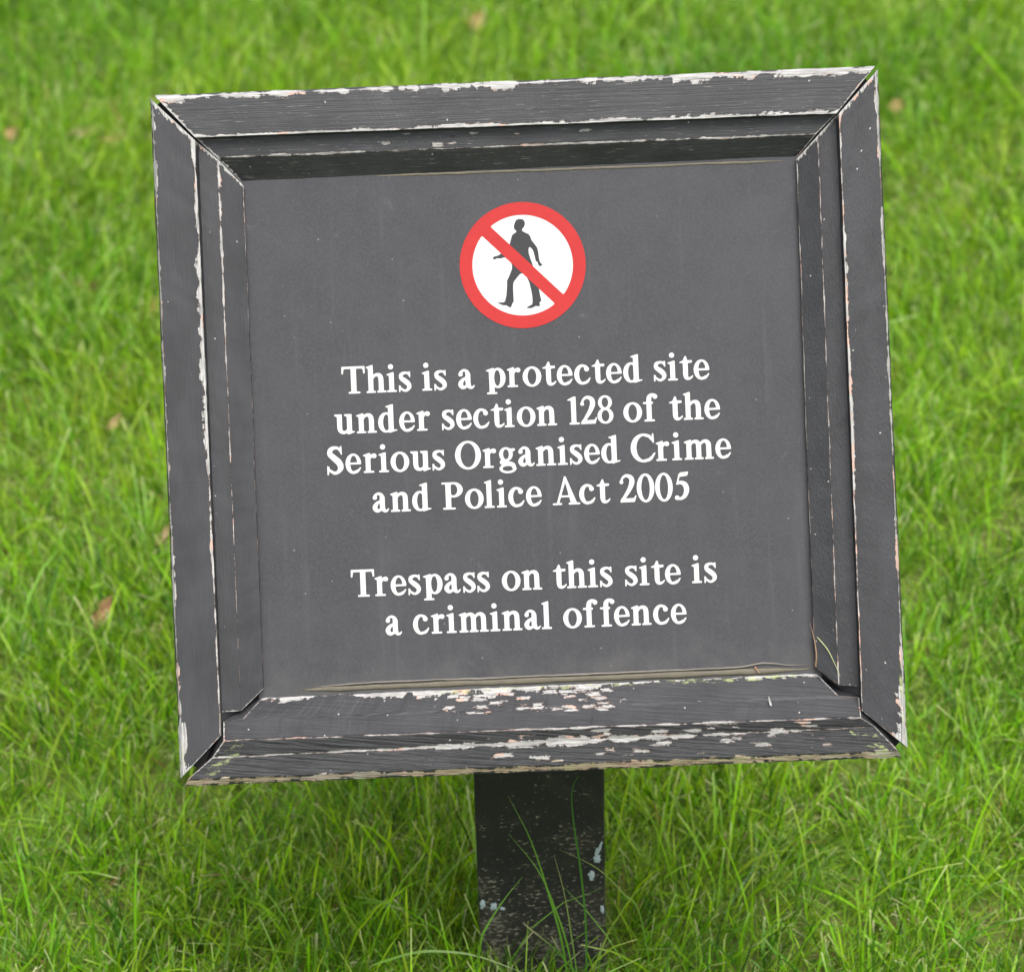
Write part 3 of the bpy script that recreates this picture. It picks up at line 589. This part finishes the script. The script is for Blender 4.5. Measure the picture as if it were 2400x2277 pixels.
ns = NT('old_sealant')
co = ns.node('ShaderNodeTexCoord').outputs['Object']
M_SEAL = ns.done(ns.principled(ns.mix(ns.noise(co, 160, 4, .6), (.055, .047, .032), (.115, .10, .07)), .55, .4))
M_SEAL2 = print_material('pale_sealant_skin', (.11, .10, .085), (.19, .17, .15), .5)

def bead(y_fn, x0, x1, w, h, k=70, z=-PANEL_D, name='sealant', mat=None):
    pts, ws, hh = [], [], []
    for i in range(k + 1):
        u = i / k
        x = x0 + (x1 - x0) * u
        pts.append((x, y_fn(x) + mnoise.noise((x * .03, w, 1)) * .4 + mnoise.noise((x * .12, w, 4)) * .3, z))
        e = min(1, u * 14, (1 - u) * 14)
        ws.append(w * (e * .85 + .15) * (1 + .4 * mnoise.noise((x * .04, 3, w))))
        hh.append(h * (e * .85 + .15))
    return strip_tube(name, pts, ws, hh, mat or M_SEAL, panel)
bead(lambda x: -162.4, -152, 176, 2.2, .6)
bead(lambda x: -159.7 - .9 * math.exp(-((x + 142) / 20) ** 2) + 2.2 * math.exp(-((x - 146) / 11) ** 2), -143, 176, .55, 1.5, mat=M_SEAL2)
bead(lambda x: 164.6 + (x + 90) * -.0040, -92, 174, .9, .5)

# post -------------------------------------------------------------------
def post_material():
    n = NT('weathered_black_post')
    co = n.node('ShaderNodeTexCoord').outputs['Object']
    x, y, z = n.sep(co)
    a = n.noise(co, 25, 4, .6)
    base = n.mix(a, (.006, .006, .006), (.013, .012, .012))
    low = n.step(z, .20, .04)
    sp = n.noise(n.vec(n.mul(x, 1.0), n.mul(y, 1.0), n.mul(z, 2.3)), 250, 4, .72)
    cl = n.noise(co, 38, 3, .6)
    thr = n.sub(.685, n.add(n.mul(low, .115), n.mul(n.step(cl, .4, .75), .10)))
    sm = n.step(n.sub(sp, thr), 0, .05)
    c = n.mix(sm, base, n.mix(a, (.11, .10, .075), (.30, .28, .23)))
    dirt = n.mul(n.step(n.add(cl, n.mul(low, .22)), .55, .85), .55)
    c = n.mix(dirt, c, (.034, .030, .023))
    return n.done(n.principled(c, .62, .35, n.bump(n.add(n.mul(sp, .6), a), .0012, .7)))

def post_mesh():
    bw, bd, r = POST_W / 2, POST_D / 2, .0045
    ring = []
    for cx, cy, a0 in ((bw - r, bd - r, 0), (-bw + r, bd - r, 90), (-bw + r, -bd + r, 180), (bw - r, -bd + r, 270)):
        for q in range(4):
            a = R(a0 + 30 * q)
            ring.append((cx + r * math.cos(a), cy + r * math.sin(a)))
    nrm = SIGN_ROT @ Vector((0, 0, 1))
    inv = Matrix.Translation(root.location).inverted()
    pl = inv @ (SIGN_M @ Vector((0, 0, -(BACK + .6) * MM)))
    k = len(ring)
    verts, faces = [], []
    levels = 26
    for j in range(levels + 1):
        u = j / levels
        for x, y in ring:
            ztop = pl.z - ((x - pl.x) * nrm.x + (y - pl.y) * nrm.y) / nrm.z
            z = -.12 + (ztop + .12) * u
            w = .0005
            verts.append((x + mnoise.noise((x * 9, z * 30, y * 9)) * w * 1.4, y + mnoise.noise((x * 9 + 7, z * 30, y * 9)) * w, z))
    for j in range(levels):
        for i in range(k):
            i2 = (i + 1) % k
            faces.append((j * k + i, j * k + i2, (j + 1) * k + i2, (j + 1) * k + i))
    faces.append(tuple(range(k))); faces.append(tuple(levels * k + i for i in range(k)))
    return mesh_from('post', verts, faces)
post = link('post', post_mesh(), post_material(), root)

nl = NT('pale_lichen')
co = nl.node('ShaderNodeTexCoord').outputs['Object']
M_LICHEN = nl.done(nl.principled(nl.mix(nl.noise(co, 500, 4, .7), (.16, .20, .205), (.36, .43, .45)), .9, .1))
def blob(name, cx, cz, rx, rz, seed, mat, parent, y, thick=.0008, ang=0.0):
    k = 22
    v = [(cx, y - thick, cz)]
    for ring, th in ((.6, thick), (1.0, .0)):
        for i in range(k):
            a = 2 * math.pi * i / k
            q = ring * (1 + .6 * mnoise.noise((math.cos(a) * 1.6, math.sin(a) * 1.6, seed)) + .35 * mnoise.noise((math.cos(a) * 4, math.sin(a) * 4, seed)))
            dx, dz = rx * q * math.cos(a), rz * q * math.sin(a)
            v.append((cx + dx * math.cos(ang) - dz * math.sin(ang), y - th + .0004, cz + dx * math.sin(ang) + dz * math.cos(ang)))
    f = [(0, 1 + i, 1 + (i + 1) % k) for i in range(k)]
    f += [(1 + i, 1 + k + i, 1 + k + (i + 1) % k, 1 + (i + 1) % k) for i in range(k)]
    return link(name, mesh_from(name, v, f), mat, parent)
def post_pt(sx, sy):
    """position on the post's front face of a spot seen at (sx, sy) of the 2400 wide photograph, in post coordinates"""
    d = CAM_M.to_3x3() @ Vector(((sx - 1200) / 8847, -(sy - 1138.5) / 8847, -1))
    k = (POST_Y0 - 0.0) / d.y
    p = CAM_M.translation + d * k
    return p.x - root.location.x, p.z
for i, (sx, sy, rx, rz, a) in enumerate([(1402, 1993, .0022, .0060, -.35), (1398, 2012, .0030, .0042, .1), (1386, 2050, .0030, .0052, .1),
                                          (1132, 2118, .0024, .0036, 0), (1157, 2123, .0030, .0036, 0), (1178, 2128, .0022, .0017, 0), (1411, 2130, .0014, .0040, 0)]):
    x, z = post_pt(sx, sy)
    blob('lichen_patch', x, z, rx, rz, i * 3.3, M_LICHEN, post, -POST_D / 2, ang=a)

# white fleck on the bottom rail
fl = blob('white_fleck', 0, 0, .0007, .0030, 3, M_WHITE, bottom_rail, 0)
fl.matrix_local = Matrix.Translation((.1469, -.1816, -.0058)) @ Matrix.Rotation(R(90 + 0), 4, 'X') @ Matrix.Rotation(R(14), 4, 'Y')

# ------------------------------------------------------------------ grass
def grass_material():
    n = NT('grass_blades')
    at = n.node('ShaderNodeAttribute', attribute_name='col').outputs['Color']
    bs = n.principled(at, .45, .20)
    tr = n.node('ShaderNodeBsdfTranslucent')
    hsv = n.node('ShaderNodeHueSaturation')
    n.put(hsv.inputs['Color'], at)
    hsv.inputs['Hue'].default_value = .49
    hsv.inputs['Value'].default_value = 1.4
    hsv.inputs['Saturation'].default_value = 1.2
    n.put(tr.inputs['Color'], hsv.outputs[0])
    mx = n.node('ShaderNodeMixShader')
    mx.inputs[0].default_value = .46
    n.t.links.new(bs, mx.inputs[1]); n.t.links.new(tr.outputs[0], mx.inputs[2])
    return n.done(mx.outputs[0])
M_GRASS = grass_material()

def smooth_noise(x, y, f, seed):
    r = np.random.default_rng(seed)
    v = np.zeros_like(x)
    for k in range(7):
        a = r.uniform(0, 2 * np.pi); ff = f * r.uniform(.5, 1.6); p = r.uniform(0, 6.28)
        v += np.sin((x * np.cos(a) + y * np.sin(a)) * ff * 2 * np.pi + p)
    return v / 7 * 1.6

GREENS = np.array([[.112, .290, .005], [.158, .350, .006], [.060, .190, .005], [.225, .390, .012], [.170, .330, .060], [.030, .110, .004], [.180, .390, .006], [.255, .395, .045]])
STRAW = np.array([[.40, .30, .12], [.30, .19, .07], [.46, .38, .18], [.26, .13, .05]])

def grass_mesh(name, x, y, L, W, az, lean, curl, twist, cols, tipmix, SEG=4):
    N = len(x)
    rows = SEG + 1
    u = np.linspace(0, 1, rows)
    # centre line: angle from vertical grows along the blade
    ang = lean[:, None] + curl[:, None] * u[None, :] ** 1.3
    dl = (L / SEG)[:, None]
    amid = .5 * (ang[:, 1:] + ang[:, :-1])
    hx = np.concatenate([np.zeros((N, 1)), np.cumsum(np.sin(amid) * dl, 1)], 1)
    hz = np.concatenate([np.zeros((N, 1)), np.cumsum(np.cos(amid) * dl, 1)], 1)
    px = x[:, None] + hx * np.cos(az)[:, None]
    py = y[:, None] + hx * np.sin(az)[:, None]
    pz = np.maximum(hz, .001) - .002
    wprof = np.array([.75, 1.0, .95, .78, .0])[:rows] if SEG == 4 else np.interp(u, [0, .3, .7, 1], [.75, 1, .8, .05])
    # a share of the blades was cut by the mower and ends blunt
    cut = (tipmix > 0)
    w = np.tile(wprof, (N, 1)) * W[:, None]
    w[:, -1] = np.where(cut, W * .55, W * .06)
    # blade surface direction across
    ta = az[:, None] + np.pi / 2 + twist[:, None] * (.4 + u[None, :])
    ax, ay = np.cos(ta), np.sin(ta)
    V = np.empty((N, rows, 2, 3))
    for side, sg in ((0, -.5), (1, .5)):
        V[:, :, side, 0] = px + ax * w * sg
        V[:, :, side, 1] = py + ay * w * sg
        V[:, :, side, 2] = pz
    idx = np.arange(N * rows * 2).reshape(N, rows, 2)
    F = np.stack([idx[:, :-1, 0], idx[:, :-1, 1], idx[:, 1:, 1], idx[:, 1:, 0]], -1).reshape(-1)
    nf = N * SEG
    me = bpy.data.meshes.new(name)
    me.vertices.add(N * rows * 2)
    me.vertices.foreach_set('co', V.reshape(-1).astype(np.float32))
    me.loops.add(nf * 4)
    me.loops.foreach_set('vertex_index', F.astype(np.int32))
    me.polygons.add(nf)
    me.polygons.foreach_set('loop_start', np.arange(0, nf * 4, 4, dtype=np.int32))
    me.polygons.foreach_set('use_smooth', np.ones(nf, bool))
    me.update(calc_edges=True)
    C = np.ones((N, rows, 2, 4), np.float32)
    base = cols[:, None, :]
    sheath = np.array([.24, .30, .06])
    uu = u[None, :, None]
    cc = base * (1 - .45 * np.clip(1 - uu * 3, 0, 1)) + sheath * .45 * np.clip(1 - uu * 3, 0, 1)
    tipc = np.array([.56, .51, .31])
    tm = tipmix[:, None, None] * np.clip((uu - .86) / .14, 0, 1)
    cc = cc * (1 - tm) + tipc * tm
    C[:, :, :, :3] = cc[:, :, None, :]
    at = me.color_attributes.new('col', 'FLOAT_COLOR', 'POINT')
    at.data.foreach_set('color', C.reshape(-1))
    return me

def lawn(name, label, x0, x1, y0, y1, tufts, per, inside, hscale, wscale, seed, spread=.027):
    r = np.random.default_rng(seed)
    tx = r.uniform(x0, x1, tufts); ty = r.uniform(y0, y1, tufts)
    keep = inside(tx, ty)
    dens = smooth_noise(tx, ty, 3.5, seed + 1)
    keep &= r.uniform(0, 1, tufts) < np.clip(.95 + .25 * dens, .6, 1)
    tx, ty = tx[keep], ty[keep]
    T = len(tx)
    cnt = r.integers(per - per // 2, per + per // 2, T)
    ti = np.repeat(np.arange(T), cnt)
    N = len(ti)
    rad = np.abs(r.normal(0, spread, N)); th = r.uniform(0, 2 * np.pi, N)
    x = tx[ti] + rad * np.cos(th); y = ty[ti] + rad * np.sin(th)
    tall = smooth_noise(tx, ty, 2.2, seed + 2)
    th_h = (1 + .28 * tall + r.normal(0, .12, T))
    # longer where the mower cannot reach, round the post
    dp = np.hypot((tx - POST_X) / 1.15, ty - (POST_Y0 + .03))
    th_h = th_h * (1 + .6 * np.exp(-(dp / .13) ** 2))
    L = (.038 + .006 * np.clip((ty[ti] - 2.1) / .8, 0, 1)) * hscale * th_h[ti] * r.uniform(.45, 1.28, N)
    taz = r.uniform(0, 2 * np.pi, T); flow = smooth_noise(tx, ty, 1.2, seed + 3) * 2.5
    az = np.where(r.uniform(0, 1, N) < .45, th, (taz * .5 + flow)[ti] + r.normal(0, .9, N))
    lean = np.abs(r.normal(.42, .42, N)) + rad * 5
    curl = np.abs(r.normal(.35, .38, N))
    W = wscale * r.uniform(.0007, .0018, N) * (1 + .25 * r.normal(0, 1, T)[ti].clip(-1, 1.5))
    # a low layer of short, lying and half dead blades
    sh = r.uniform(0, 1, N) < .36
    L[sh] *= r.uniform(.35, .7, sh.sum()); lean[sh] += r.uniform(.1, .9, sh.sum())
    # a few extra long arching ones
    lg = (r.uniform(0, 1, N) < .05) & ~sh
    L[lg] *= r.uniform(1.5, 2.4, lg.sum()); curl[lg] += r.uniform(.3, .9, lg.sum()); W[lg] *= 1.25
    lean = lean.clip(0, 1.25)
    gi = (r.integers(0, len(GREENS), T)[ti] * (r.uniform(0, 1, N) < .6) + r.integers(0, len(GREENS), N) * 1) % len(GREENS)
    cols = GREENS[gi] * r.uniform(.45, 1.35, (N, 1))
    patch = smooth_noise(tx, ty, 1.6, seed + 6)[ti][:, None]
    cols = cols * (1 + .16 * patch) * (1 + np.array([.2, 0, 0]) * patch)
    cols[sh] = cols[sh] * .5 + np.array([.24, .36, .035]) * r.uniform(.7, 1.2, (sh.sum(), 1)) * .5      # fine yellow green undergrowth
    dead = r.uniform(0, 1, N) < .075
    cols[dead] = STRAW[r.integers(0, 4, dead.sum())] * r.uniform(.5, 1.05, (dead.sum(), 1))
    L[dead] *= .6; lean[dead] += r.uniform(.2, .9, dead.sum())
    tip = np.where(r.uniform(0, 1, N) < .42, r.uniform(.3, 1, N), 0.0)
    # nothing grows through the post
    bad = (np.abs(x - POST_X) < POST_W / 2 + .003) & (y > POST_Y0 - .003) & (y < POST_Y0 + POST_D + .003)
    ok = ~bad
    tw = r.normal(0, .9, N)
    me = grass_mesh(name, x[ok], y[ok], L[ok], W[ok], az[ok], lean[ok], curl[ok], tw[ok], cols[ok], tip[ok], 4 if wscale == 1.0 else 3)
    o = link(name, me, M_GRASS)
    tag(o, label, 'grass', kind='stuff')
    return N

def near_zone(x, y):
    half = .42 + (y - 2.0) * .20 + .12
    return (y > 1.78) & (y < 4.0) & (np.abs(x) < half)
n1 = lawn('grass', 'short bright green lawn grass around the notice board', -1.2, 1.2, 1.78, 4.0, 22000, 25, near_zone, 1.0, 1.0, 21)
n2 = lawn('grass', 'lawn grass stretching away beside and behind the notice board', -2.6, 2.6, .6, 5.6, 8500, 11,
          lambda x, y: ~near_zone(x, y), 1.0, 1.5, 77, .034)
print('blades', n1, n2)

# ------------------------------------------------------------------ tall blades in front of the post
def photo_pt(sx, sy, y):
    d = CAM_M.to_3x3() @ Vector(((sx - 1200) / 8847, -(sy - 1138.5) / 8847, -1))
    return CAM_M.translation + d * (y / d.y)

def blade_mesh(name, pts, w, col0, col1, base=Vector((0, 0, 0)), k=14):
    P = [Vector(p) for p in pts]
    q = [2 * P[0] - P[1]] + P + [2 * P[-1] - P[-2]]
    out = []
    seg = len(P) - 1
    for i in range(1, len(q) - 2):
        for j in range(k // seg + 2):
            tt = j / (k // seg + 2)
            a = .5 * ((2 * q[i]) + (q[i + 1] - q[i - 1]) * tt + (2 * q[i - 1] - 5 * q[i] + 4 * q[i + 1] - q[i + 2]) * tt ** 2 + (3 * q[i] - q[i - 1] - 3 * q[i + 1] + q[i + 2]) * tt ** 3)
            out.append(a)
    out.append(P[-1])
    n = len(out)
    v, f, c = [], [], []
    for i, p in enumerate(out):
        u = i / (n - 1)
        td = (out[min(i + 1, n - 1)] - out[max(i - 1, 0)]).normalized()
        view = Vector((-p.x - base.x, -p.y - base.y, 1.74 - p.z)).normalized()
        side = td.cross((view + Vector((.5, 0, .2))).normalized()).normalized()
        up = side.cross(td)
        ww = .66 * w * (.85 + .15 * min(1, u * 4)) * (1 - max(0, u - .45) / .55 * .88)
        v += [p - side * ww / 2, p + up * ww * -.16, p + side * ww / 2]
        cc = [col0[m] * (1 - u) + col1[m] * u for m in range(3)]
        c += [(*cc, 1)] * 3
        if i:
            a, b = (i - 1) * 3, i * 3
            f += [(a, a + 1, b + 1, b), (a + 1, a + 2, b + 2, b + 1)]
    me = bpy.data.meshes.new(name)
    me.from_pydata(v, [], f)
    me.polygons.foreach_set('use_smooth', [True] * len(f))
    at = me.color_attributes.new('col', 'FLOAT_COLOR', 'POINT')
    at.data.foreach_set('color', [x for q_ in c for x in q_])
    return me

G1, G2, G3 = (.075, .20, .02), (.13, .27, .03), (.40, .36, .16)
Z7 = lambda x, y: (900 + x / 2.471, 1750 + y / 2.471)
TALL = [
    ('tall green grass blade leaning left, longest one before the post', .0026, G1, G2, [(1075, 1420, 1.985), (1035, 1150, 1.99), (960, 870, 2.0), (850, 540, 2.01), (720, 285, 2.018)]),
    ('thin grass blade leaning left beside the longest one', .0020, G1, G2, [(1110, 1420, 1.985), (1070, 1180, 1.985), (990, 930, 1.99), (890, 710, 2.0), (722, 500, 2.01)]),
    ('upright dark grass blade reaching up under the board', .0024, (.05, .15, .02), (.06, .17, .03), [(1172, 1420, 1.99), (1170, 1050, 1.995), (1140, 720, 2.0), (1100, 450, 2.005), (1088, 260, 2.01), (1128, 160, 2.012)]),
    ('pale tipped grass blade crossing the right edge of the post', .0017, G1, (.24, .30, .09), [(1560, 1380, 2.0), (1480, 960, 2.0), (1390, 850, 2.0), (1240, 705, 2.0), (1015, 590, 2.01)]),
    ('straw tipped grass blade in front of the middle of the post', .0015, G1, (.26, .26, .10), [(1130, 1400, 1.98), (1095, 1150, 1.985), (1045, 850, 1.99), (985, 625, 2.0)]),
    ('short grass blade leaning right over the left foot of the post', .0024, G1, G2, [(530, 1400, 1.98), (560, 1130, 1.985), (600, 1030, 1.99), (690, 890, 2.0), (802, 750, 2.01)]),
    ('long arching pale grass blade across the foot of the post', .0026, G2, (.30, .36, .18), [(-60, 1260, 1.985), (170, 1190, 1.985), (370, 1184, 1.985), (560, 1215, 1.985), (820, 1310, 1.985)]),
]
Z4b = lambda x, y: (1400 + x / 1.977, 1700 + y / 1.977)
SIDE = [
    ('long arching yellow green blade', .0026, G2, (.30, .33, .10), [(1180, 960, 2.12), (1290, 760, 2.14), (1390, 630, 2.15), (1500, 545, 2.16), (1735, 478, 2.18)]),
    ('blue green blade', .0026, (.12, .24, .10), (.28, .38, .26), [(590, 870, 2.10), (650, 770, 2.12), (710, 680, 2.14), (750, 590, 2.16)])]
def tuft(label, blades):
    P = [[photo_pt(*Z(a, b), yy) for a, b, yy in pts] for Z, (lab, w, c0, c1, pts) in blades]
    base = sum((p[0] for p in P), Vector()) / len(P)
    base.z = 0
    e = bpy.data.objects.new('grass_tuft', None)
    COL.objects.link(e)
    e.location = base
    tag(e, label, 'grass tuft', 'tufts of long grass left uncut round the post')
    for p, (Z, (lab, w, c0, c1, pts)) in zip(P, blades):
        p = [q - base for q in p]
        link('blade', blade_mesh('blade', p, w, c0, c1, base), M_GRASS, e)
tuft('tuft of tall thin grass blades in front of the middle of the post', [(Z7, TALL[i]) for i in (0, 1, 2, 4)])
tuft('grass tuft with arching blade at the left foot of the post', [(Z7, TALL[i]) for i in (5, 6)])
tuft('pale tipped blade of grass crossing the right edge of the post', [(Z7, TALL[3])])
tuft('two long arching grass blades in the lawn right of the post', [(Z4b, b) for b in SIDE])

# clippings lying on the sign -------------------------------------------------
def on_sign(pts): return [SIGN_M @ (Vector(p) * MM) for p in pts]
o = link('grass_clipping', blade_mesh('grass_clipping', on_sign([(179.16, -141.8, -13.6), (182.5, -145.9, -12.4), (186.0, -151.2, -11.0), (189.7, -160.0, -9.3), (192.5, -167.2, -8.4)]), .0011, (.38, .44, .22), (.42, .46, .22)), M_GRASS)
tag(o, 'thin curved green clipping lying in lower right corner of the frame', 'grass clipping')
o = link('dry_needle', blade_mesh('dry_needle', on_sign([(177.6, -161.0, -14.6), (178.3, -152.2, -14.4), (177.0, -141.2, -15.0), (175.1, -132.8, -17.5)]), .0012, (.34, .22, .12), (.36, .25, .16)), M_GRASS)
tag(o, 'dry brown needle stuck upright in the lower right panel corner', 'needle')
o = link('dry_twig', blade_mesh('dry_twig', on_sign([(139.0, -159.4, -19.6), (140.2, -161.4, -19.2), (141.8, -163.4, -18.8)]), .0018, (.30, .17, .10), (.36, .22, .14)), M_GRASS)
tag(o, 'tiny brown twig lying on the sealant of the lower panel edge', 'twig')

# fallen leaves ------------------------------------------------------------------
def leaf_material(name, c0, c1):
    n = NT(name)
    co = n.node('ShaderNodeTexCoord').outputs['Object']
    return n.done(n.principled(n.mix(n.noise(co, 180, 4, .65), c0, c1), .6, .3))
M_LEAF = [leaf_material('brown_leaf', (.12, .055, .025), (.30, .15, .08)), leaf_material('orange_leaf', (.16, .09, .03), (.27, .16, .07)),
          leaf_material('tan_leaf', (.16, .11, .045), (.27, .19, .09))]
def leaf_mesh(L, W, bend, seed):
    v, f = [], []
    k = 8
    for i in range(k + 1):
        u = i / k
        w = W * math.sin(math.pi * min(1, u * .96 + .02)) ** .8 * (1 + .18 * mnoise.noise((u * 5, seed, 0)))
        x = (u - .5) * L
        z = bend * (u - .5) ** 2 * L * 2
        v += [(x, -w / 2, z + .12 * w), (x, 0, z), (x, w / 2, z + .16 * w)]
        if i:
            a, b = (i - 1) * 3, i * 3
            f += [(a, a + 1, b + 1, b), (a + 1, a + 2, b + 2, b + 1)]
    return mesh_from('fallen_leaf', v, f, True)
def ground_pt(sx, sy, z):
    d = CAM_M.to_3x3() @ Vector(((sx - 1200) / 8847, -(sy - 1138.5) / 8847, -1))
    return CAM_M.translation + d * ((z - CAM_H) / d.z)
LEAVES = [
    (232, 1445, .036, .013, 1.25, 0, 'reddish brown curled leaf in lawn left of the frame'),
    (214, 672, .030, .012, -.7, 0, 'faded brown leaf in lawn left of the upper frame'),
    (208, 311, .034, .011, -.25, 2, 'tan leaf sunk in grass near the top left corner of frame'),
    (275, 328, .030, .010, -.35, 0, 'brown leaf just right of the tan leaf, left of frame corner'),
    (24, 316, .018, .012, .9, 1, 'small orange leaf at the far left in the upper lawn'),
    (1112, 56, .030, .017, 1.0, 1, 'orange leaf in lawn behind the top of the board'),
    (2101, 249, .016, .014, .2, 1, 'small round orange leaf right of the top right corner'),
    (264, 995, .022, .007, 1.2, 2, 'narrow yellowish leaf standing in lawn left of the frame'),
    (380, 1256, .030, .007, 1.0, 2, 'narrow tan leaf touching the left edge of the frame'),
    (357, 720, .022, .008, 1.4, 1, 'slim orange brown leaf close beside the left stile'),
]
for i, (sx, sy, L, W, a, mi, lab) in enumerate(LEAVES):
    p = ground_pt(sx, sy, .016)
    o = link('fallen_leaf', leaf_mesh(L, W, .5, i * 2.1), M_LEAF[mi])
    o.location = p
    o.rotation_euler = (R(38), R(-15), a)
    tag(o, lab, 'leaf', 'fallen leaves in the lawn')
